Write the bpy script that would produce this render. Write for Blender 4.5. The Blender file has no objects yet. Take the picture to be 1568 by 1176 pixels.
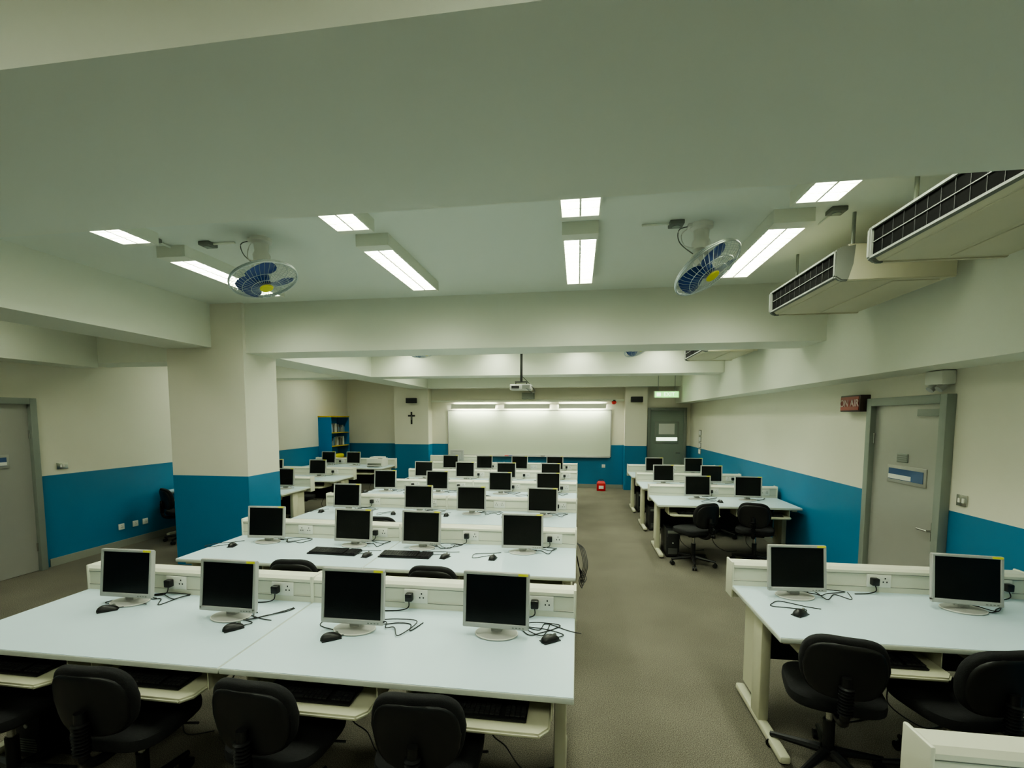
import bpy, bmesh, math, random
from mathutils import Vector, Matrix, Euler
R = random.Random(7)
sc = bpy.context.scene
COL = sc.collection

# ---------------------------------------------------------------- materials
def mat(name, col, rough=0.5, metal=0.0, noise=0.0, nscale=20, emit=None, estr=0, spec=0.5, bump=0.0, bscale=200):
    m = bpy.data.materials.new(name); m.use_nodes = True
    nt = m.node_tree; b = nt.nodes['Principled BSDF']
    b.inputs['Base Color'].default_value = (*col, 1)
    b.inputs['Roughness'].default_value = rough
    b.inputs['Metallic'].default_value = metal
    b.inputs['Specular IOR Level'].default_value = spec
    tc = nt.nodes.new('ShaderNodeTexCoord')
    if noise > 0:
        n = nt.nodes.new('ShaderNodeTexNoise'); n.inputs['Scale'].default_value = nscale
        n.inputs['Detail'].default_value = 2
        mx = nt.nodes.new('ShaderNodeMix'); mx.data_type = 'RGBA'
        mx.inputs[6].default_value = (*[c*(1-noise) for c in col], 1)
        mx.inputs[7].default_value = (*[min(1, c*(1+noise)) for c in col], 1)
        nt.links.new(tc.outputs['Object'], n.inputs['Vector'])
        nt.links.new(n.outputs['Fac'], mx.inputs[0])
        nt.links.new(mx.outputs[2], b.inputs['Base Color'])
    if bump > 0:
        n2 = nt.nodes.new('ShaderNodeTexNoise'); n2.inputs['Scale'].default_value = bscale
        bp = nt.nodes.new('ShaderNodeBump'); bp.inputs['Strength'].default_value = bump
        bp.inputs['Distance'].default_value = 0.004
        nt.links.new(tc.outputs['Object'], n2.inputs['Vector'])
        nt.links.new(n2.outputs['Fac'], bp.inputs['Height'])
        nt.links.new(bp.outputs['Normal'], b.inputs['Normal'])
    if emit:
        b.inputs['Emission Color'].default_value = (*emit, 1)
        b.inputs['Emission Strength'].default_value = estr
    return m

def wall_paint():
    m = bpy.data.materials.new('two_tone_wall_paint'); m.use_nodes = True
    nt = m.node_tree; b = nt.nodes['Principled BSDF']
    g = nt.nodes.new('ShaderNodeNewGeometry'); sx = nt.nodes.new('ShaderNodeSeparateXYZ')
    gt = nt.nodes.new('ShaderNodeMath'); gt.operation = 'GREATER_THAN'; gt.inputs[1].default_value = 1.17
    nt.links.new(g.outputs['Position'], sx.inputs[0]); nt.links.new(sx.outputs['Z'], gt.inputs[0])
    n = nt.nodes.new('ShaderNodeTexNoise'); n.inputs['Scale'].default_value = 1.5; n.inputs['Detail'].default_value = 3
    nt.links.new(g.outputs['Position'], n.inputs['Vector'])
    def two(a, c):
        mx = nt.nodes.new('ShaderNodeMix'); mx.data_type = 'RGBA'
        mx.inputs[6].default_value = (*a, 1); mx.inputs[7].default_value = (*c, 1)
        nt.links.new(n.outputs['Fac'], mx.inputs[0]); return mx
    lo = two((0.016, 0.150, 0.29), (0.022, 0.185, 0.34)); hi = two((0.74, 0.72, 0.61), (0.80, 0.77, 0.66))
    mx = nt.nodes.new('ShaderNodeMix'); mx.data_type = 'RGBA'
    nt.links.new(gt.outputs[0], mx.inputs[0]); nt.links.new(lo.outputs[2], mx.inputs[6]); nt.links.new(hi.outputs[2], mx.inputs[7])
    nt.links.new(mx.outputs[2], b.inputs['Base Color'])
    b.inputs['Roughness'].default_value = 0.5
    return m

def carpet():
    m = bpy.data.materials.new('carpet'); m.use_nodes = True
    nt = m.node_tree; b = nt.nodes['Principled BSDF']
    g = nt.nodes.new('ShaderNodeNewGeometry')
    n = nt.nodes.new('ShaderNodeTexNoise'); n.inputs['Scale'].default_value = 190; n.inputs['Detail'].default_value = 2
    n2 = nt.nodes.new('ShaderNodeTexNoise'); n2.inputs['Scale'].default_value = 1.4; n2.inputs['Detail'].default_value = 4
    for k in (n, n2): nt.links.new(g.outputs['Position'], k.inputs['Vector'])
    cr = nt.nodes.new('ShaderNodeValToRGB')
    cr.color_ramp.elements[0].position = 0.34; cr.color_ramp.elements[0].color = (0.075, 0.070, 0.056, 1)
    cr.color_ramp.elements[1].position = 0.68; cr.color_ramp.elements[1].color = (0.245, 0.228, 0.185, 1)
    nt.links.new(n.outputs['Fac'], cr.inputs[0])
    mx = nt.nodes.new('ShaderNodeMix'); mx.data_type = 'RGBA'; mx.blend_type = 'MULTIPLY'
    mx.inputs[0].default_value = 0.35
    cr2 = nt.nodes.new('ShaderNodeValToRGB'); cr2.color_ramp.elements[0].color = (.55, .55, .55, 1)
    cr2.color_ramp.elements[0].position = .35; cr2.color_ramp.elements[1].position = .65
    nt.links.new(n2.outputs['Fac'], cr2.inputs[0])
    nt.links.new(cr.outputs[0], mx.inputs[6]); nt.links.new(cr2.outputs[0], mx.inputs[7])
    nt.links.new(mx.outputs[2], b.inputs['Base Color'])
    b.inputs['Roughness'].default_value = 0.95; b.inputs['Specular IOR Level'].default_value = 0.1
    bp = nt.nodes.new('ShaderNodeBump'); bp.inputs['Strength'].default_value = 0.4; bp.inputs['Distance'].default_value = 0.004
    nt.links.new(n.outputs['Fac'], bp.inputs['Height']); nt.links.new(bp.outputs['Normal'], b.inputs['Normal'])
    return m

M = dict(
 paint=wall_paint(), carpet=carpet(),
 ceil=mat('ceiling_paint', (0.76, 0.80, 0.73), .7),
 beam=mat('beam_paint', (0.78, 0.80, 0.70), .6),
 top=mat('desk_laminate', (0.55, 0.68, 0.74), .32, noise=.02, nscale=8),
 edge=mat('desk_edging', (0.62, 0.66, 0.60), .4),
 trunk=mat('trunking_plastic', (0.70, 0.70, 0.58), .35),
 cream=mat('cream_metal', (0.54, 0.53, 0.40), .4),
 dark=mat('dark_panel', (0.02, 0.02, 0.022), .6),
 silver=mat('silver_plastic', (0.46, 0.46, 0.44), .35, metal=.25),
 screen=mat('lcd_screen', (0.006, 0.007, 0.007), .22, spec=.3),
 black=mat('black_plastic', (0.010, 0.010, 0.011), .4),
 matte=mat('matte_black', (0.006, 0.006, 0.006), .95, spec=.05),
 key=mat('black_keys', (0.018, 0.018, 0.02), .5),
 fabric=mat('chair_fabric', (0.007, 0.007, 0.008), .9, bump=.3),
 white=mat('white_plastic', (0.75, 0.75, 0.68), .35),
 yellow=mat('yellow_label', (0.75, 0.72, 0.05), .5),
 grey=mat('grey_metal', (0.25, 0.28, 0.25), .45, metal=.1),
 doorleaf=mat('door_panel', (0.36, 0.36, 0.33), .3, metal=.15, noise=.03, nscale=4),
 fdoor=mat('far_door_panel', (0.25, 0.30, 0.26), .5),
 steel=mat('steel', (0.55, 0.55, 0.52), .25, metal=.9),
 lamp=mat('lamp_glow', (1, 1, 1), .5, emit=(0.93, 1.0, 0.80), estr=32),
 blamp=mat('board_lamp_glow', (1, 1, 1), .5, emit=(0.95, 1.0, 0.78), estr=110),
 board=mat('whiteboard', (0.60, 0.65, 0.54), .3),
 ac=mat('aircon_casing', (0.60, 0.57, 0.43), .5, noise=.03, nscale=5),
 acgrey=mat('aircon_grey', (0.18, 0.19, 0.17), .6),
 bladeblue=mat('fan_blade_blue', (0.015, 0.06, 0.26), .3),
 chrome=mat('fan_cage_wire', (0.55, 0.60, 0.60), .3, metal=.8),
 red=mat('red_plastic', (0.50, 0.01, 0.015), .4),
 sgnred=mat('sign_red', (0.22, 0.02, 0.015), .4),
 sgnback=mat('sign_casing', (0.05, 0.03, 0.03), .4),
 sgntxt=mat('sign_letters', (0.65, 0.5, 0.5), .4),
 exitg=mat('exit_glow', (0.3, 0.8, 0.2), .5, emit=(0.35, 1.0, 0.25), estr=1.6),
 exitw_glint=mat('exit_white_and_door_glint', (0.8, 0.9, 0.8), .5, emit=(0.8, 1.0, 0.7), estr=2.4),  # sign lettering; its glow also paints the reflection on the far door
 blue=mat('cabinet_blue', (0.01, 0.17, 0.40), .4),
 wood=mat('yellow_shelf', (0.55, 0.40, 0.04), .5),
 paper=mat('paper', (0.75, 0.76, 0.72), .7),
 books=mat('book_spines', (0.18, 0.22, 0.24), .6, noise=.8, nscale=60),
 glass=mat('dark_glass', (0.05, 0.10, 0.22), .1),
 base=mat('skirting', (0.26, 0.27, 0.23), .6),
)

# ---------------------------------------------------------------- mesh builder
class B:
    def __init__(s): s.bm = bmesh.new(); s.ml = []
    def mi(s, m):
        if m not in s.ml: s.ml.append(m)
        return s.ml.index(m)
    def add(s, t, m, X=None):
        i = s.mi(m)
        for f in t.faces: f.material_index = i; f.smooth = True
        if X is not None: bmesh.ops.transform(t, matrix=X, verts=t.verts)
        me = bpy.data.meshes.new('t'); t.to_mesh(me); t.free(); s.bm.from_mesh(me); bpy.data.meshes.remove(me)
    def box(s, lo, hi, m, bev=0, rot=None, seg=2):
        t = bmesh.new(); bmesh.ops.create_cube(t, size=1)
        sz = [hi[i]-lo[i] for i in range(3)]; c = Vector([(hi[i]+lo[i])/2 for i in range(3)])
        bmesh.ops.scale(t, vec=sz, verts=t.verts)
        if bev > 0: bmesh.ops.bevel(t, geom=list(t.edges), offset=min(bev, min(sz)*.45), segments=seg, affect='EDGES', profile=.5)
        X = Matrix.Translation(c) @ (Euler(rot).to_matrix().to_4x4() if rot else Matrix.Identity(4))
        s.add(t, m, X)
    def quad_down(s, x0, x1, y0, y1, z, m):
        t = bmesh.new(); v = [t.verts.new(p) for p in ((x0, y0, z), (x0, y1, z), (x1, y1, z), (x1, y0, z))]
        t.faces.new(v); s.add(t, m)
    def cyl(s, p1, p2, r1, m, r2=None, seg=20):
        r2 = r1 if r2 is None else r2
        p1 = Vector(p1); p2 = Vector(p2); d = p2-p1
        t = bmesh.new(); bmesh.ops.create_cone(t, cap_ends=True, segments=seg, radius1=r1, radius2=r2, depth=d.length)
        s.add(t, m, Matrix.Translation((p1+p2)/2) @ d.to_track_quat('Z', 'Y').to_matrix().to_4x4())
    def lathe(s, prof, m, X=None, seg=32):
        t = bmesh.new(); rings = []
        for r, z in prof:
            if r < 1e-6: rings.append([t.verts.new((0, 0, z))])
            else: rings.append([t.verts.new((r*math.cos(2*math.pi*k/seg), r*math.sin(2*math.pi*k/seg), z)) for k in range(seg)])
        for a, b in zip(rings, rings[1:]):
            for k in range(seg):
                k2 = (k+1) % seg
                if len(a) == 1 and len(b) == 1: continue
                if len(a) == 1: t.faces.new((a[0], b[k], b[k2]))
                elif len(b) == 1: t.faces.new((a[k], b[0], a[k2]))
                else: t.faces.new((a[k], b[k], b[k2], a[k2]))
        bmesh.ops.recalc_face_normals(t, faces=t.faces)
        s.add(t, m, X)
    def tube(s, pts, r, m, seg=6, closed=False, X=None):
        pts = [Vector(p) for p in pts]; n = len(pts); t = bmesh.new(); rings = []; up = Vector((0, 0, 1))
        for i, p in enumerate(pts):
            a = pts[(i-1) % n] if (closed or i > 0) else p
            b = pts[(i+1) % n] if (closed or i < n-1) else p
            d = (b-a)
            d = d.normalized() if d.length > 1e-9 else Vector((0, 1, 0))
            u = up if abs(d.dot(up)) < .95 else Vector((1, 0, 0))
            x = d.cross(u).normalized(); y = x.cross(d).normalized()
            rings.append([t.verts.new(p + r*(math.cos(2*math.pi*k/seg)*x + math.sin(2*math.pi*k/seg)*y)) for k in range(seg)])
        for i in range(n if closed else n-1):
            a = rings[i]; b = rings[(i+1) % n]
            for k in range(seg): t.faces.new((a[k], a[(k+1) % seg], b[(k+1) % seg], b[k]))
        if not closed: t.faces.new(rings[0][::-1]); t.faces.new(rings[-1])
        bmesh.ops.recalc_face_normals(t, faces=t.faces)
        s.add(t, m, X)
    def prism(s, prof, ext, m, bev=0):
        t = bmesh.new(); a = [t.verts.new(p) for p in prof]; e = Vector(ext); b = [t.verts.new(Vector(p)+e) for p in prof]
        n = len(a); t.faces.new(a); t.faces.new(b[::-1])
        for k in range(n): t.faces.new((a[k], b[k], b[(k+1) % n], a[(k+1) % n]))
        bmesh.ops.recalc_face_normals(t, faces=t.faces)
        if bev: bmesh.ops.bevel(t, geom=list(t.edges), offset=bev, segments=2, affect='EDGES')
        s.add(t, m)
    def sup(s, c, sz, e1, e2, m, X=None, bend=None, nu=32, nv=16):
        f = lambda w, e: math.copysign(abs(w)**e, w)
        t = bmesh.new(); rows = []
        for j in range(nv+1):
            v = -math.pi/2 + math.pi*j/nv; row = []
            for i in range(nu):
                u = 2*math.pi*i/nu
                p = Vector((sz[0]*f(math.cos(v), e1)*f(math.cos(u), e2), sz[1]*f(math.cos(v), e1)*f(math.sin(u), e2), sz[2]*f(math.sin(v), e1)))
                if bend: p = bend(p)
                row.append(t.verts.new(p))
            rows.append(row)
        for a, b in zip(rows, rows[1:]):
            for i in range(nu): t.faces.new((a[i], a[(i+1) % nu], b[(i+1) % nu], b[i]))
        bmesh.ops.remove_doubles(t, verts=t.verts, dist=1e-5)
        bmesh.ops.recalc_face_normals(t, faces=t.faces)
        s.add(t, m, Matrix.Translation(c) @ (X if X is not None else Matrix.Identity(4)))
    def text(s, txt, size, m, X, ext=.002):
        cu = bpy.data.curves.new('t', 'FONT'); cu.body = txt; cu.size = size; cu.extrude = ext
        cu.align_x = 'CENTER'; cu.align_y = 'CENTER'
        o = bpy.data.objects.new('t', cu); COL.objects.link(o)
        dg = bpy.context.evaluated_depsgraph_get(); me = bpy.data.meshes.new_from_object(o.evaluated_get(dg))
        t = bmesh.new(); t.from_mesh(me)
        bpy.data.objects.remove(o); bpy.data.meshes.remove(me)
        s.add(t, m, X)
    def mesh(s, name):
        me = bpy.data.meshes.new(name); s.bm.to_mesh(me); s.bm.free()
        for m in s.ml: me.materials.append(M[m])
        me.set_sharp_from_angle(angle=math.radians(38))
        return me
def put(me, name, loc=(0, 0, 0), rz=0, rot=None):
    o = bpy.data.objects.new(name, me); COL.objects.link(o); o.location = loc
    o.rotation_euler = rot if rot else (0, 0, rz)
    return o
def obj(b, name, loc=(0, 0, 0), rz=0): return put(b.mesh(name), name, loc, rz)
def spline(P, n=8):
    P = [Vector(p) for p in P]; out = []
    Q = [P[0]]+P+[P[-1]]
    for i in range(1, len(Q)-2):
        a, b, c, d = Q[i-1:i+3]
        for k in range(n):
            t = k/n
            out.append(.5*((2*b)+(-a+c)*t+(2*a-5*b+4*c-d)*t*t+(-a+3*b-3*c+d)*t**3))
    out.append(P[-1]); return out

# ---------------------------------------------------------------- room shell
XL, XR, Y0, Y1, ZC = -6.65, 2.92, -2.6, 13.4, 3.3
def slab(name, lo, hi, m):
    b = B(); b.box(lo, hi, m); return obj(b, name)
slab('floor', (XL-.2, Y0-.2, -.15), (XR+.2, Y1+.2, 0), 'carpet')
slab('ceiling', (XL-.2, Y0-.2, ZC), (XR+.2, Y1+.2, ZC+.15), 'ceil')
slab('wall_left', (XL-.2, Y0, 0), (XL, Y1, ZC), 'paint')
slab('wall_right', (XR, Y0, 0), (XR+.2, Y1, ZC), 'paint')
slab('wall_front', (XL-.2, Y1, 0), (XR+.2, Y1+.2, ZC), 'paint')
slab('wall_back', (XL-.2, Y0-.2, 0), (XR+.2, Y0, ZC), 'paint')
slab('column', (-5.13, 5.5, 0), (-4.07, 6.15, ZC), 'paint')
slab('column', (-5.08, 13.05, 0), (-4.1, Y1, ZC), 'paint')
slab('column', (1.22, 13.1, 0), (1.78, Y1, ZC), 'paint')
for lo, hi in [((XL, 1.0, 2.70), (2.53, 1.87, ZC)), ((-4.07, 5.55, 2.70), (2.53, 6.12, ZC)),
               ((-4.0, 9.1, 2.70), (2.53, 9.65, ZC)), ((-4.0, 12.75, 2.70), (2.53, 13.05, ZC)),
               ((-5.12, 1.87, 2.77), (-4.5, 5.5, ZC)), ((-4.6, 6.15, 2.70), (-4.0, 13.05, ZC)),
               ((XL, 5.6, 2.62), (-5.13, 6.1, ZC)), ((XL, 1.87, 2.56), (-6.25, 5.6, ZC)),
               ((XL, 9.1, 2.70), (-4.6, 9.65, ZC)),
               ((2.53, Y0, 2.28), (XR, Y1, ZC))]:
    slab('ceiling_beam', lo, hi, 'beam')
slab('baseboard_left', (XL, 5.15, 0), (XL+.015, Y1, .10), 'base')
slab('baseboard_left', (XL, Y0, 0), (XL+.015, 4.0, .10), 'base')
slab('baseboard_right', (XR-.015, 5.4, 0), (XR, Y1, .10), 'base')
slab('baseboard_right', (XR-.015, Y0, 0), (XR, 4.28, .10), 'base')
slab('baseboard_front', (-4.1, Y1-.015, 0), (1.22, Y1, .10), 'base')

# ---------------------------------------------------------------- light fixtures
def fixture():
    b = B(); w, L, h = .13, .68, .09
    b.box((-w, -L, -.02), (w, L, 0), 'beam')
    b.box((-w, -L, -h), (-w+.012, L, -.02), 'beam'); b.box((w-.012, -L, -h), (w, L, -.02), 'beam')
    b.box((-w+.012, -L, -h), (w-.012, -L+.12, -.02), 'beam'); b.box((-w+.012, L-.06, -h), (w-.012, L, -.02), 'beam')
    b.quad_down(-.112, -.008, -L+.125, L-.065, -.055, 'lamp'); b.quad_down(.008, .112, -L+.125, L-.065, -.055, 'lamp')
    b.box((-.006, -L+.12, -h+.002), (.006, L-.06, -.03), 'white')
    n = 11
    for i in range(1, n):
        y = -L+.12 + (2*L-.18)*i/n
        b.box((-w+.012, y-.0025, -h+.004), (w-.012, y+.0025, -.058), 'white')
    return b.mesh('ceiling_light')
FX = fixture()
for x in (-3.3, -1.57, 0.0, 1.42):
    for y in (4.31, 2.70, -.4): put(FX, 'ceiling_light', (x, y, ZC))
for x in (-3.2, -1.5, 0.0, 1.42):
    for y in (6.95, 8.30): put(FX, 'ceiling_light', (x, y, ZC))
    put(FX, 'ceiling_light', (x, 10.9, ZC))
for y in (3.4, 7.6, 11.0): put(FX, 'ceiling_light', (-5.6, y, ZC))

# ---------------------------------------------------------------- orbit fan
def fan(n):
    b = B()
    b.lathe([(0, 0), (.08, 0), (.08, -.03), (.055, -.045), (.05, -.10), (.065, -.13), (.06, -.18), (0, -.185)], 'white')
    b.box((-.10, -.035, -.025), (-.05, .035, 0), 'white', .005)
    n = Vector(n).normalized()
    c = Vector((.04, -.04, -.33)); Q = Matrix.Translation(c) @ n.to_track_quat('Z', 'X').to_matrix().to_4x4()
    b.tube(spline([(0, 0, -.16), (.03, .02, -.20), tuple(c - n*.12)]), .028, 'white', 10)
    b.lathe([(0, -.15), (.05, -.145), (.062, -.11), (.062, -.05), (.04, -.03), (0, -.03)], 'white', Q)
    Rr = .25
    def prof(t):
        return [(.05, .07), (.10, .068), (.16, .055), (.21, .03), (Rr, 0)] if t else [(.05, -.09), (.11, -.085), (.18, -.06), (.225, -.03), (Rr, 0)]
    for k in range(40):
        a = 2*math.pi*k/40
        for t in (0, 1):
            b.tube([(r*math.cos(a+(.3*(Rr-r)/Rr)), r*math.sin(a+(.3*(Rr-r)/Rr)), z) for r, z in prof(t)], .0017, 'chrome', 4, X=Q)
    for r, z, w in ((Rr, 0, .0065), (Rr, -.012, .005), (.17, .052, .002), (.11, .068, .002), (.19, -.055, .002)):
        b.tube([(r*math.cos(2*math.pi*k/40), r*math.sin(2*math.pi*k/40), z) for k in range(40)], w, 'chrome', 6, True, X=Q)
    b.lathe([(0, .078), (.045, .076), (.052, .066), (0, .06)], 'yellow', Q)
    b.lathe([(0, .04), (.04, .035), (.045, -.03), (0, -.03)], 'bladeblue', Q)
    for k in range(3):
        t = bmesh.new(); g = []
        for i in range(7):
            r = .035+.18*i/6; row = []
            for j in range(7):
                s_ = j/6-.5; wid = (.9+.75*math.sin(math.pi*min(1, (i+1)/7)))
                a = s_*wid*1.05 + .5*i/6
                row.append(t.verts.new((r*math.cos(a), r*math.sin(a), .035*s_*1.5)))
            g.append(row)
        for i in range(6):
            for j in range(6): t.faces.new((g[i][j], g[i+1][j], g[i+1][j+1], g[i][j+1]))
        b.add(t, 'bladeblue', Q @ Matrix.Rotation(2*math.pi*k/3+.4, 4, 'Z'))
    b.tube(spline([(-.06, 0, -.01), (-.13, .03, -.05), (-.12, 0, -.14), (-.06, -.02, -.17), (-.02, .0, -.14)]), .004, 'white', 6)
    b.tube(spline([(-.08, 0, -.01), (-.16, -.02, -.04), (-.15, 0, -.12), (-.05, .02, -.20), (.0, .02, -.22)]), .004, 'acgrey', 6)
    return b.mesh('ceiling_fan')
F1 = fan((.36, -.10, -.93)); F2 = fan((.46, -.34, -.82))
for x, y, f in ((-2.47, 3.6, F1), (.87, 3.82, F2), (-2.43, 7.6, F1), (.86, 7.6, F2)):
    put(f, 'ceiling_fan', (x, y, ZC))
def jbox():
    b = B(); b.box((-.05, -.05, -.03), (.05, .05, 0), 'acgrey', .006); b.cyl((0, 0, -.03), (0, 0, -.036), .028, 'grey')
    b.tube([(.05, 0, -.012), (.24, .0, -.012)], .008, 'beam', 6)
    return b.mesh('ceiling_junction_box')
JB = jbox()
for x, y, rz in ((-2.95, 3.62, 0), (-3.3, 3.45, math.pi/2), (.68, 3.75, math.pi), (1.70, 3.68, math.pi/2)):
    put(JB, 'ceiling_junction_box', (x, y, ZC), rz)

# ---------------------------------------------------------------- aircon
def aircon():
    b = B(); L = 1.15
    b.prism([(.12, 0.02, .225), (.03, 0.02, .205), (.014, .02, .19), (.014, .02, .022), (.035, .02, 0), (.70, .02, .0), (.70, .02, .19), (.60, .02, .225)], (0, L-.04, 0), 'ac', .003)
    for y in (0, L-.035):
        b.prism([(.11, y, .232), (.01, y, .212), (-.018, y, .19), (-.018, y, .02), (.022, y, -.008), (.07, y, -.008), (.10, y, .1)], (0, .035, 0), 'acgrey', .008)
        b.prism([(.06, y+.002, .23), (.06, y+.002, -.007), (.708, y+.002, -.007), (.708, y+.002, .198), (.605, y+.002, .23)], (0, .031, 0), 'ac', .005)
    # dark outlet opening with deep-set vanes
    b.box((.002, .035, .03), (.02, L-.035, .185), 'matte')
    b.box((-.012, .035, .183), (.02, L-.035, .196), 'acgrey'); b.box((-.012, .035, .018), (.02, L-.035, .03), 'acgrey')
    b.box((-.004, .035, .105), (.004, L-.035, .109), 'acgrey')
    for k in range(1, 12): b.box((-.001, .035+(L-.07)*k/12-.0015, .03), (.004, .035+(L-.07)*k/12+.0015, .183), 'dark')
    b.box((.38, .08, -.006), (.66, L-.08, .002), 'ac', .002)
    b.box((.05, .05, -.004), (.34, L-.05, .002), 'ac', .002)
    for x in (.15, .6):
        for y in (.14, L-.14):
            b.cyl((x, y, .2), (x, y, ZC-2.82), .012, 'grey', seg=8)
            b.box((x-.04, y-.02, .205), (x+.04, y+.02, .25), 'beam')
    b.tube(spline([(.45, L-.03, .12), (.5, L+.05, .12), (.62, L+.07, .2), (.66, L+.07, ZC-2.82)]), .02, 'ac', 8)
    return b.mesh('ceiling_air_conditioner')
AC = aircon()
for y in (3.62, 2.12, 7.15): put(AC, 'ceiling_air_conditioner', (1.70, y, 2.82))

# ---------------------------------------------------------------- desks
DD = .82
def desk(W, sockets, tray=True, legs=(True, True)):
    b = B(); zt = .74
    b.box((0.002, 0, zt-.028), (W-.002, DD, zt), 'edge', .006)
    b.box((0.006, .004, zt-.002), (W-.006, DD, zt+.0015), 'top')
    y = DD
    pr = [(0, y, .66), (0, y, .775), (0, y+.006, .78), (0, y+.006, .862), (0, y, .867), (0, y, .885), (0, y+.018, .902), (0, y+.10, .902), (0, y+.12, .885), (0, y+.12, .66)]
    b.prism(pr, (W, 0, 0), 'trunk')
    for x in (0, W-.008): b.box((x-.004, y-.006, .655), (x+.012, y+.126, .908), 'trunk', .006)
    b.box((0, y-.001, .776), (W, y+.003, .7785), 'acgrey'); b.box((0, y-.001, .8635), (W, y+.003, .866), 'acgrey')
    for x in sockets:
        b.box((x-.073, y-.006, .777), (x+.073, y+.008, .863), 'white', .003)
        for dx in (-.036, .036):
            for px, pz in ((0, .018), (-.011, -.006), (.011, -.006)):
                b.box((x+dx+px-.0035, y-.0075, .82+pz-.005), (x+dx+px+.0035, y-.005, .82+pz+.005), 'black')
        if R.random() < .8:
            dx = R.choice((-.036, .036))
            b.box((x+dx-.022, y-.045, .797), (x+dx+.022, y-.006, .845), 'black', .006)
            b.tube(spline([(x+dx, y-.03, .80), (x+dx, y-.045, .765), (x+dx-.05, y-.05, .747), (x+dx-.14, y-.07, .747)]), .0035, 'black')
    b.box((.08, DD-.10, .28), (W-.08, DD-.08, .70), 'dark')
    for k, x in enumerate((.07, W-.07)):
        if not legs[k]: continue
        b.box((x-.03, .36, .05), (x+.03, .50, .70), 'cream', .012)
        b.box((x-.006, .50, .12), (x+.006, DD-.1, .70), 'cream')
        b.box((x-.03, .03, .015), (x+.03, DD-.02, .06), 'cream', .015)
        b.box((x-.03, .06, .68), (x+.03, DD-.06, .712), 'cream', .006)
        for yy in (.07, DD-.07): b.cyl((x, yy, 0), (x, yy, .02), .018, 'black', seg=12)
    if tray:
        for x in (W*.27, W*.75):
            b.prism([(x-.33, -.03, .60), (x-.29, -.08, .60), (x+.27, -.08, .60), (x+.31, -.03, .60), (x+.31, .33, .60), (x-.33, .33, .60)], (0, 0, .022), 'cream', .008)
            for s_ in (-.335, .31): b.box((x+s_, .05, .60), (x+s_+.006, .33, .713), 'cream')
    # slack leads hanging under the top
    for q in range(3):
        xx = W*(.25+.25*q)
        b.tube(spline([(xx, DD-.12, .70), (xx+.05, DD-.2, .45), (xx-.04, DD-.26, .2), (xx+.03, DD-.2, .06), (xx+.15, DD-.3, .006), (xx+.3, DD-.25, .006)]), .004, 'black')
    return b.mesh('computer_desk')
W = 1.64
DK = [desk(W, (.68, 1.44)) for _ in range(3)]
DKn = desk(W, (.68, 1.44), tray=False)
DKR = [desk(1.80, (.92, 1.62)) for _ in range(2)]
DKB = desk(2.1, (.7, 1.7))

# ---------------------------------------------------------------- monitor
def monitor():
    b = B(); T = Matrix.Rotation(math.radians(-6), 4, 'X')
    def tb(lo, hi, m, bev=0):
        t = bmesh.new(); bmesh.ops.create_cube(t, size=1); sz = [hi[i]-lo[i] for i in range(3)]
        bmesh.ops.scale(t, vec=sz, verts=t.verts)
        if bev: bmesh.ops.bevel(t, geom=list(t.edges), offset=bev, segments=3, affect='EDGES')
        b.add(t, m, Matrix.Translation((0, 0, .19)) @ T @ Matrix.Translation([(hi[i]+lo[i])/2 for i in range(3)]))
    w, h = .178, .148
    tb((-w, -.022, h-.016), (w, .006, h), 'silver', .003); tb((-w, -.022, -h), (w, .006, -h+.026), 'silver', .003)
    tb((-w, -.022, -h+.01), (-w+.016, .006, h-.006), 'silver', .003); tb((w-.016, -.022, -h+.01), (w, .006, h-.006), 'silver', .003)
    tb((-w+.012, -.015, -h+.022), (w-.012, -.004, h-.012), 'screen')
    tb((-w+.004, -.004, -h+.004), (w-.004, .02, h-.004), 'silver', .006)
    tb((-.11, .018, -.10), (.11, .045, .09), 'silver', .01)
    tb((w-.058, -.0235, h-.013), (w-.006, -.0215, h-.001), 'yellow')
    for k in range(4): tb((.09+.018*k, -.0235, -h+.008), (.10+.018*k, -.0215, -h+.013), 'acgrey')
    b.prism([(-.035, .02, .012), (.035, .02, .012), (.035, .055, .02), (-.035, .055, .02)], (0, 0.01, .15), 'silver', .006)
    b.box((-.03, -.005, .012), (.03, .03, .05), 'silver', .006)
    X = Matrix.Translation((0, .0, 0)) @ Matrix.Diagonal((1.15, .88, 1, 1))
    b.lathe([(0, 0), (.098, 0), (.102, .003), (.10, .008), (.06, .014), (0, .018)], 'silver', X, 40)
    b.tube([(.099*1.15*math.cos(2*math.pi*k/40), .099*.88*math.sin(2*math.pi*k/40), .007) for k in range(40)], .003, 'white', 6, True)
    b.tube(spline([(.03, .05, .12), (.04, .09, .05), (.06, .09, .006), (.12, .07, .006)]), .0035, 'black')
    return b.mesh('computer_monitor')
MN = monitor()

def cable(seed):
    r = random.Random(seed); b = B()
    for q in range(2):
        P = [(.02, .07, .004)]
        x, y = .06, .05
        for k in range(4):
            x += r.uniform(.03, .09); y = r.uniform(-.06, .11)
            P.append((x, y, .0045+(.004*q)))
        P.append((x+.03, .13, .005+.004*q))
        if r.random() < .6: P.append((x-.10, .13, .012)); P.append((x-.2, .09, .012))
        b.tube(spline(P, 7), .0029, 'black', 6)
    return b.mesh('cable_bundle')
CB = [cable(i) for i in range(6)]

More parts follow.
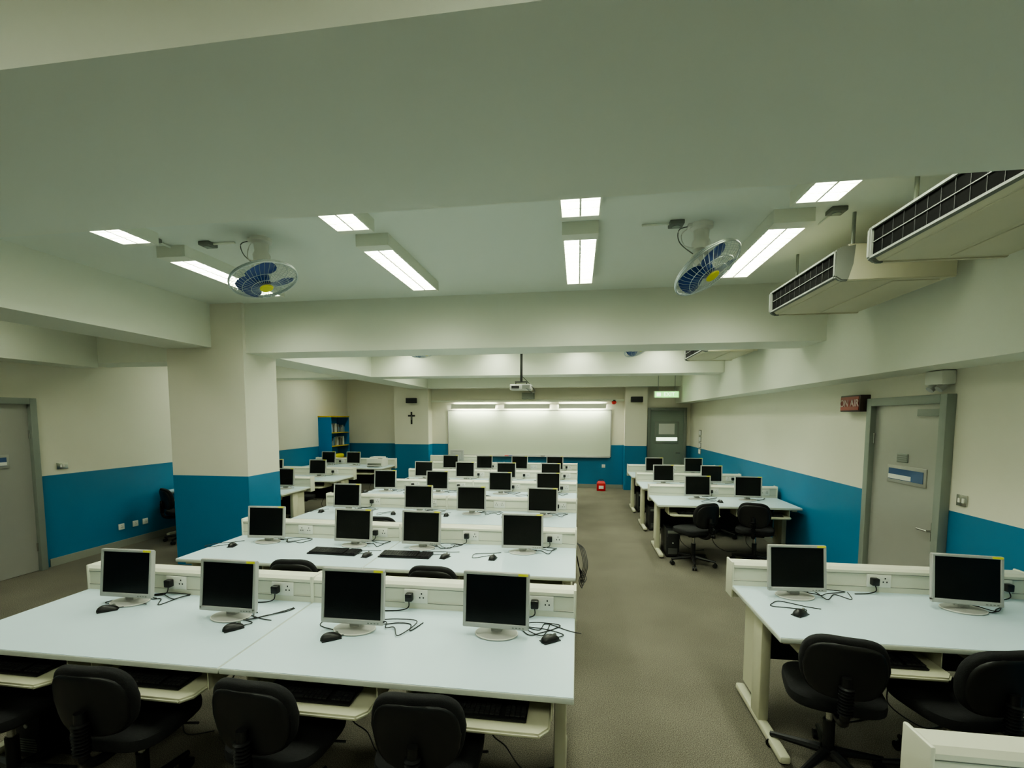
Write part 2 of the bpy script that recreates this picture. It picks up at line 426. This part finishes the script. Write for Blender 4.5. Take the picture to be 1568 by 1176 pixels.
def mouse(seed):
    r = random.Random(seed); b = B()
    def bend(p): return Vector((p.x, p.y, p.z*.1 if p.z < 0 else p.z*(1 - .25*(p.y/.055))))
    b.sup((0, 0, .003), (.031, .055, .034), 1.0, .9, 'black', bend=bend, nu=24, nv=12)
    b.box((-.028, -.05, 0), (.028, .05, .006), 'black', .002)
    b.cyl((-.004, .03, .029), (.004, .03, .029), .008, 'acgrey', seg=12)
    b.tube(spline([(0, .05, .008), (-.02, .10, .004), (-.09*r.uniform(.6, 1.3), .06, .004), (-.16*r.uniform(.6, 1.3), -.02, .004), (-.24*r.uniform(.5, 1.2), .02, .004), (-.18, .10, .004), (-.05, .15, .004), (.02, .19, .004)]), .0026, 'black')
    return b.mesh('computer_mouse')
MS = [mouse(i) for i in range(4)]

def keyboard():
    b = B()
    b.prism([(-.22, -.075, 0), (-.22, .075, 0), (-.22, .075, .022), (-.22, -.075, .010)], (.44, 0, 0), 'black', .003)
    for j in range(6):
        y = -.058 + .0205*j; z = .013 + (y+.075)*.08
        for i in range(19):
            if j == 0 and 4 <= i <= 8: continue
            if i == 14: continue
            x = -.205+.0222*i
            b.box((x, y, z), (x+.019, y+.0175, z+.007), 'key')
    b.box((-.205+.0222*4, -.058, .013), (-.205+.0222*9-.003, -.0405, .021), 'key')
    return b.mesh('keyboard')
KB = keyboard()

# ---------------------------------------------------------------- chair (faces +Y)
def chair():
    b = B()
    b.sup((0, 0, .455), (.225, .215, .045), .45, .55, 'fabric', nu=36, nv=14)
    b.box((-.12, -.12, .385), (.12, .12, .42), 'black', .01)
    def bend(p):
        k = 1 - .10*max(0, p.z/.17) - .10*max(0, -p.z/.17)
        return Vector((p.x*k, p.y + .9*p.x*p.x - .35*(p.z)**2, p.z))
    b.sup((0, -.235, .685), (.192, .036, .165), .6, .55, 'fabric', Matrix.Rotation(math.radians(8), 4, 'X'), bend, nu=40, nv=20)
    b.sup((0, -.256, .675), (.178, .024, .148), .6, .5, 'black', Matrix.Rotation(math.radians(8), 4, 'X'), bend, nu=36, nv=14)
    P = spline([(0, -.06, .40), (0, -.20, .395), (0, -.275, .43), (0, -.29, .52), (0, -.29, .66)], 6)
    b.tube(P, .022, 'black', 10)
    for k in range(9): b.lathe([(.02, -.006), (.034, 0), (.02, .006)], 'black', Matrix.Translation((0, -.291, .48+.016*k)), 16)
    b.cyl((0, 0, .08), (0, 0, .28), .028, 'black'); b.cyl((0, 0, .26), (0, 0, .39), .018, 'steel')
    b.cyl((.1, .05, .40), (.24, .08, .39), .006, 'black', seg=8)
    b.cyl((0, 0, .07), (0, 0, .12), .045, 'black')
    for k in range(5):
        a = 2*math.pi*k/5 + .3; c, s_ = math.cos(a), math.sin(a)
        b.cyl((.03*c, .03*s_, .105), (.28*c, .28*s_, .075), .026, 'black', .014, 8)
        b.cyl((.27*c, .27*s_, .045), (.27*c, .27*s_, .085), .009, 'black', seg=8)
        p = Vector((.27*c, .27*s_, .027)); q = Vector((-s_, c, 0))
        b.cyl(p-q*.025, p-q*.006, .027, 'black', seg=16); b.cyl(p+q*.006, p+q*.025, .027, 'black', seg=16)
        b.box((p.x-.012, p.y-.012, .03), (p.x+.012, p.y+.012, .056), 'black', .004)
    return b.mesh('office_chair')
CH = chair()

def tower():
    b = B()
    b.box((-.09, -.2, .01), (.09, .2, .40), 'black', .008)
    b.box((-.085, -.208, .02), (.085, -.195, .39), 'dark', .004)
    b.box((-.07, -.212, .33), (.07, -.204, .37), 'acgrey', .002); b.box((-.07, -.212, .28), (.07, -.204, .32), 'key', .002)
    b.cyl((0, -.204, .2), (0, -.214, .2), .012, 'silver', seg=16)
    for k in range(6): b.box((-.06, -.211, .05+.014*k), (.06, -.206, .056+.014*k), 'acgrey')
    for x in (-.07, .07):
        for y in (-.17, .17): b.cyl((x, y, 0), (x, y, .012), .012, 'dark', seg=10)
    return b.mesh('computer_tower')
TW = tower()

ZT = .7415
def station(mx, my, rz=0, cb=True, mo=None, kb=None):
    put(MN, 'computer_monitor', (mx, my, ZT), rz)
    if cb: put(R.choice(CB), 'cable_bundle', (mx, my+.02, ZT), R.uniform(-.1, .1))
    if mo: put(R.choice(MS), 'computer_mouse', (mo[0], mo[1], ZT), mo[2] if len(mo) > 2 else R.uniform(-.4, .4))
    if kb: put(KB, 'keyboard', (kb[0], kb[1], ZT), kb[2] if len(kb) > 2 else 0)

rows = [1.95+1.59*k for k in range(6)]
rows[1] = 3.49
MX = [(-.42, -1.2, -1.99, -2.78), (-.46, -1.36, -2.0, -2.86), (-.40, -1.26, -1.92, -2.85), (-.43, -1.16, -2.15, -3.0), (-.48, -1.30, -2.08, -2.88), (-.48, -1.24, -2.02, -2.78)]
for k, y in enumerate(rows):
    for j, x0 in enumerate((-1.64, -3.28)):
        put(DK[(k+j) % 3], 'computer_desk', (x0, y, 0))
    for i, x in enumerate(MX[k]):
        my = y + .56
        rz = R.uniform(-.06, .06)
        if k == 0:
            mo = [(-.13, 2.46, -.9), (-1.27, 2.31, -.9), (-1.86, 2.34, -.7), (-2.79, 2.46, -.8)][i]
            station(x, [2.50, 2.44, 2.49, 2.60][i], rz, True, mo)
        elif k == 1:
            kb = {1: (-1.42, y+.36, .02), 2: (-2.06, y+.36, -.02)}.get(i)
            mo = {0: (-.80+.12, y+.38), 1: (-1.08, y+.36), 2: (-1.74, y+.30), 3: (-3.08, y+.42)}[i]
            station(x, y+.61, rz, True, mo, kb)
        else:
            station(x, my, rz, k < 4, (x-.27, y+.40) if k < 5 else None)
for x in (-1.64+W*.75, -1.64+W*.27, -3.28+W*.75, -3.28+W*.27):
    put(KB, 'keyboard', (x-.01, 1.95+.06, .6225))
for x, y, rz in ((-.62, 1.97, .05), (-1.30, 1.96, -.04), (-2.08, 1.96, .05), (-2.84, 1.96, 0),
                 (-1.03, 3.54, 0), (-2.14, 3.54, .1), (-.6, 5.15, 0), (-2.1, 5.15, 0), (-1.3, 6.75, 0), (-.6, 8.3, 0), (-2.4, 9.9, 0)):
    put(CH, 'office_chair', (x, y, 0), rz)
# right bank
RB = [(.76, 0), (2.68, 1), (6.68, 2), (8.28, 3), (9.88, 4)]
for y, k in RB:
    put(DKR[k % 2], 'computer_desk', (1.07, y, 0))
station(1.41, 3.34, .06, True, (1.31, 3.02, -.9)); station(2.32, 3.25, -.12, True)
station(1.70, 7.24, 0, True, (1.95, 7.0)); station(2.38, 7.24, -.1, True)
station(1.50, 8.84, 0, False); station(2.30, 8.84, 0, False)
station(1.58, 10.44, 0, False); station(2.36, 10.44, 0, False)
for y in (2.74, 6.74):
    for x in (1.07+1.8*.27, 1.07+1.8*.75): put(KB, 'keyboard', (x, y, .6225))
for x, y, rz in ((1.36, 2.74, -.25), (1.90, 2.70, .2), (1.50, 6.50, .5), (2.28, 6.62, -.4), (1.6, 8.2, .2), (2.3, 8.2, 0)):
    put(CH, 'office_chair', (x, y, 0), rz)
for x, y in ((1.30, 7.0), (1.30, 8.6), (1.30, 10.2), (-.25, 5.6), (-3.0, 2.35)):
    put(TW, 'computer_tower', (x, y, 0))
# left bank behind the column
for y in (6.75, 8.35, 10.6): put(DKB, 'computer_desk', (-6.55, y, 0))
station(-5.08, 8.93, 0, False); station(-6.0, 8.93, 0, False); station(-6.05, 11.15, 0, False); station(-5.4, 11.15, 0, False)
station(-4.75, 7.3, 0, False)
for x, y, rz in ((-6.02, 6.62, -.5), (-5.0, 8.2, .3), (-5.0, 6.6, .2)): put(CH, 'office_chair', (x, y, 0), rz)
b = B()
for q in range(4):
    o = q*.012
    b.tube(spline([(0, .10, .78), (.03+o, .03, .74), (.055+o, -.06, .62), (.02+o, -.10, .50), (.05+o, .02, .40+.03*q), (.02, .12, .55), (.0, .10, .66)]), .004, 'black')
obj(b, 'cable_bundle', (.006, rows[1]+DD-.06, 0))

# ---------------------------------------------------------------- doors
def door_side(name, wallx, ya, yb, h, sgn):
    b = B(); g = lambda lo, hi, m, bev=0: b.box((min(lo[0], hi[0]), lo[1], lo[2]), (max(lo[0], hi[0]), hi[1], hi[2]), m, bev)
    f = .075
    for y in (ya, yb-f): g((0, y, 0), (sgn*.07, y+f, h), 'grey', .004)
    g((0, ya+f, h-f), (sgn*.07, yb-f, h), 'grey', .004)
    g((0, ya+f, .005), (sgn*.02, yb-f, h-f), 'doorleaf')
    yc = (ya+yb)/2
    g((sgn*.02, yc-.30, 1.31), (sgn*.03, yc+.22, 1.47), 'doorleaf', .003); g((sgn*.03, yc-.27, 1.34), (sgn*.034, yc+.19, 1.44), 'glass')
    g((sgn*.034, yc-.12, 1.345), (sgn*.036, yc+.19, 1.385), 'paper')
    g((sgn*.02, yc-.05, 1.50), (sgn*.03, yc+.09, 1.58), 'grey', .003)
    for k in range(4): g((sgn*.03, yc-.045, 1.505+.018*k), (sgn*.034, yc+.085, 1.512+.018*k), 'acgrey')
    g((sgn*.02, ya+f+.03, .88), (sgn*.028, ya+f+.07, 1.04), 'steel', .003)
    b.cyl((sgn*.028, ya+f+.05, .97), (sgn*.07, ya+f+.05, .97), .009, 'steel')
    b.cyl((sgn*.068, ya+f+.05, .97), (sgn*.068, ya+f+.17, .968), .009, 'steel')
    for z in (.3, 1.7): b.cyl((sgn*.03, yb-f-.004, z-.05), (sgn*.03, yb-f-.004, z+.05), .009, 'steel', seg=10)
    g((sgn*.02, ya+f+.02, h-f-.10), (sgn*.055, ya+f+.28, h-f-.04), 'grey', .004)
    return obj(b, name, (wallx+sgn*.001, 0, 0))
door_side('door_1', XR, 4.30, 5.37, 2.09, -1)
door_side('door_2', XL, 4.02, 5.08, 2.14, 1)
b = B()
for x in (1.83, 2.745): b.box((x, -.06, 0), (x+.075, 0, 2.17), 'grey', .004)
b.box((1.905, -.06, 2.095), (2.745, 0, 2.17), 'grey', .004)
b.box((1.905, -.02, .005), (2.745, 0, 2.095), 'fdoor')
b.box((2.02, -.03, 1.22), (2.63, -.02, 1.80), 'grey', .004); b.box((2.05, -.034, 1.25), (2.60, -.03, 1.77), 'fdoor')
b.box((2.12, -.038, 1.47), (2.52, -.034, 1.75), 'paper'); b.box((2.06, -.038, 1.30), (2.59, -.034, 1.39), 'exitw_glint')  # lower strip glows to imitate a white reflection on the door panel
b.cyl((2.66, -.02, .98), (2.66, -.06, .98), .01, 'steel'); b.cyl((2.66, -.06, .98), (2.56, -.06, .98), .01, 'steel')
obj(b, 'door_3', (0, Y1-.001, 0))

# ---------------------------------------------------------------- front wall things
b = B()
x0, x1, za, zb = -3.60, .86, .88, 2.10
b.box((x0, -.03, za), (x1, 0, zb), 'board')
for lo, hi in (((x0-.03, -.045, za-.03), (x1+.03, 0, za)), ((x0-.03, -.045, zb), (x1+.03, 0, zb+.03)), ((x0-.03, -.045, za), (x0, 0, zb)), ((x1, -.045, za), (x1+.03, 0, zb))):
    b.box(lo, hi, 'silver', .004)
b.box((x0, -.11, za-.045), (x1, -.03, za-.03), 'silver', .003)
for x, m in ((-2.0, 'red'), (-1.9, 'bladeblue'), (-1.0, 'black')): b.cyl((x, -.08, za-.02), (x+.12, -.08, za-.02), .009, m, seg=10)
obj(b, 'whiteboard', (0, Y1-.001, 0))
b = B()
for xc in (-2.85, -1.37, .11):
    b.prism([(xc-.62, -.30, 2.15), (xc-.62, -.26, 2.28), (xc-.62, -.12, 2.28), (xc-.62, -.12, 2.265), (xc-.62, -.25, 2.26), (xc-.62, -.288, 2.15)], (1.24, 0, 0), 'beam')
    b.cyl((xc-.58, -.20, 2.215), (xc+.58, -.20, 2.215), .018, 'blamp', seg=8)
    for s_ in (-.605, .59):
        b.box((xc+s_, -.28, 2.19), (xc+s_+.015, -.12, 2.275), 'beam')
        b.box((xc+s_, -.14, 2.25), (xc+s_+.015, 0, 2.275), 'grey')
obj(b, 'whiteboard_light', (0, Y1-.001, 0))
b = B(); b.box((-4.1, -.05, 2.34), (1.22, 0, 2.40), 'beam', .006); obj(b, 'trim_1', (0, Y1, 0))

def speaker():
    b = B(); b.box((-.15, -.14, -.07), (.15, -.03, .07), 'black', .012); b.box((-.14, -.146, -.06), (.14, -.138, .06), 'dark', .004)
    b.box((-.04, -.03, -.03), (.04, 0, .03), 'grey'); return b.mesh('wall_speaker')
SP = speaker()
put(SP, 'wall_speaker', (-4.55, 13.05, 2.38)); put(SP, 'wall_speaker', (1.5, 13.1, 2.38))
b = B(); b.box((-.17, -.16, -.09), (.17, 0, .09), 'grey', .01); b.box((-.15, -.166, -.075), (.15, -.158, .075), 'acgrey')
for k in range(6): b.box((-.14, -.17, -.065+.022*k), (.14, -.165, -.055+.022*k), 'grey')
obj(b, 'wall_speaker', (-1.35, Y1, 2.50))
b = B(); b.box((-.022, -.02, -.17), (.022, 0, .17), 'black', .004); b.box((-.10, -.02, .04), (.10, 0, .085), 'black', .004)
b.box((-.012, -.026, -.05), (.012, -.02, .07), 'acgrey', .003)
obj(b, 'wall_crucifix', (-4.58, 13.05, 1.90))
b = B(); b.lathe([(0, .05), (.05, .05), (.065, .03), (.065, 0), (0, 0)], 'red', Matrix.Rotation(math.pi/2, 4, 'X')); obj(b, 'fire_alarm_bell', (.95, Y1, 2.33))
b = B(); b.box((-.30, -.04, -.085), (.30, .04, .085), 'white', .006); b.box((-.28, -.046, -.07), (.28, -.04, .07), 'exitg')
b.text('EXIT', .13, 'exitw_glint', Matrix.Translation((.06, -.048, 0)) @ Matrix.Rotation(math.pi/2, 4, 'X'))
b.box((-.24, -.049, -.04), (-.14, -.046, .04), 'exitw_glint')
b.cyl((-.2, 0, .085), (-.2, 0, .82), .008, 'grey', seg=8); b.cyl((.2, 0, .085), (.2, 0, .82), .008, 'grey', seg=8)
obj(b, 'exit_sign', (2.16, 12.60, 2.48))
b = B(); b.box((-.11, -.10, 0), (.11, .10, .20), 'red', .012); b.prism([(-.11, -.10, .20), (.11, -.10, .20), (.08, -.07, .25), (-.08, -.07, .25)], (0, .14, 0), 'red', .004)
b.box((-.06, -.104, .06), (.06, -.10, .14), 'paper'); b.tube(spline([(-.07, 0, .24), (-.05, 0, .29), (.05, 0, .29), (.07, 0, .24)]), .006, 'black')
obj(b, 'fire_box', (.62, 12.9, 0))

# projector
b = B()
b.cyl((0, 0, 0), (0, 0, -.78), .022, 'black', seg=14); b.cyl((0, 0, 0), (0, 0, -.02), .07, 'black')
b.box((-.10, -.08, -.80), (.10, .08, -.785), 'black', .004)
for x in (-.09, .09): b.cyl((x, 0, -.79), (x*1.1, 0, -.84), .006, 'black', seg=8)
b.box((-.18, -.14, -.93), (.18, .14, -.835), 'silver', .015)
b.cyl((-.10, .14, -.88), (-.10, .165, -.88), .035, 'black'); b.box((.03, -.145, -.915), (.16, -.138, -.85), 'acgrey')
b.box((-.15, -.145, -.905), (-.02, -.138, -.86), 'dark'); b.tube(spline([(.1, -.14, -.90), (.2, -.18, -.98), (.24, -.1, -.94), (.12, 0, -.8), (.02, .03, -.7)]), .005, 'black')
obj(b, 'ceiling_projector', (-.96, 8.3, ZC))

# bookcase against left wall (opens to +X)
b = B(); D, L, H = .36, 1.0, 1.92
b.box((0, 0, 0), (D, .02, H), 'blue'); b.box((0, L-.02, 0), (D, L, H), 'blue'); b.box((0, .02, 0), (.015, L-.02, H), 'blue')
b.box((-.0, -.01, H), (D+.01, L+.01, H+.035), 'wood')
for z in (.0, .42, .80, 1.15, 1.5): b.box((.015, .02, z), (D-.005, L-.02, z+.02), 'wood' if z > .5 else 'blue')
for z in (1.17, 1.52):
    y = .05
    while y < .88:
        w = R.uniform(.02, .05); h = R.uniform(.12, .24)
        if R.random() < .6: b.box((.06, y, z), (.28, y+w-.003, z+h), R.choice(['books', 'paper', 'books', 'blue', 'acgrey']))
        y += w
b.sup((.2, .5, .88), (.13, .36, .07), .7, .7, 'yellow')
obj(b, 'bookcase', (XL+.002, 11.75, 0))

# ON AIR sign
b = B(); b.box((-.10, -.185, -.085), (0, .185, .085), 'sgnback', .006); b.box((-.106, -.17, -.07), (-.10, .17, .07), 'sgnred')
b.text('ON AIR', .105, 'sgntxt', Matrix.Translation((-.108, 0, 0)) @ Matrix.Rotation(-math.pi/2, 4, 'Z') @ Matrix.Rotation(math.pi/2, 4, 'X'))
obj(b, 'on_air_sign', (XR, 5.62, 2.05))
def plate(n, w=.09):
    b = B(); b.box((-.012, -w/2, -.043), (0, w/2, .043), 'steel' if n == 's' else 'white', .003)
    if n == 's':
        for k in (-.02, .02): b.box((-.018, k-.01, -.018), (-.012, k+.01, .018), 'white', .002)
    else:
        for py, pz in ((0, .016), (-.011, -.008), (.011, -.008)): b.box((-.0135, py-.003, pz-.004), (-.0115, py+.003, pz+.004), 'black')
    return b.mesh('wall_plate')
PS = plate('s', .10); PK = plate('k')
put(PS, 'light_switch', (XR, 4.17, 1.27))
for y in (6.15, 6.38, 6.55): put(PK, 'wall_socket', (XL, y, .30), math.pi)
put(plate('s', .14), 'light_switch', (XL, 5.38, 1.28), math.pi)
put(PK, 'wall_socket', (.70, Y1, .60), math.pi/2)
b = B()
for k in range(4): b.box((-.012, -.11, .15*k), (0, .11, .15*k+.13), 'acgrey', .003); b.box((-.014, -.09, .15*k+.015), (-.012, .09, .15*k+.115), 'paper')
obj(b, 'notice_frames', (XR, 12.3, 1.03))
b = B(); b.box((-.10, -.10, -.05), (0, .10, .06), 'white', .01); b.cyl((-.05, -.05, -.05), (-.09, -.05, -.09), .03, 'silver'); b.cyl((-.05, .05, -.05), (-.09, .05, -.09), .03, 'silver')
obj(b, 'emergency_light', (XR, 4.42, 2.215))
put(DKn, 'teacher_desk', (-3.9, 11.75, 0))
station(-3.1, 12.3, math.pi, False)
b = B(); b.box((-.2, -.18, 0), (.2, .18, .2), 'white', .015); b.box((-.17, -.19, .04), (.17, -.17, .09), 'acgrey', .004); b.box((-.14, -.26, .03), (.14, -.16, .04), 'white', .003)
b.box((-.15, -.1, .2), (.15, .16, .23), 'white', .006); b.box((.08, -.16, .2), (.18, -.11, .212), 'acgrey')
obj(b, 'printer', (-4.75, 11.05, ZT))

# ---------------------------------------------------------------- camera / world
w = bpy.data.worlds.new('world'); sc.world = w; w.use_nodes = True
w.node_tree.nodes['Background'].inputs[0].default_value = (.5, .55, .5, 1); w.node_tree.nodes['Background'].inputs[1].default_value = .05
try:
    sc.view_settings.look = 'AgX - Medium High Contrast'
except Exception:
    pass
cam = bpy.data.cameras.new('camera'); co = bpy.data.objects.new('camera', cam); COL.objects.link(co)
co.location = (0, 0, 1.9); co.rotation_euler = (math.radians(90-4.49), 0, math.radians(8.64))
cam.sensor_fit = 'HORIZONTAL'; cam.sensor_width = 36; cam.lens = 17.1; cam.shift_x = .008; cam.shift_y = .0705
cam.clip_start = .05; cam.clip_end = 60
sc.camera = co
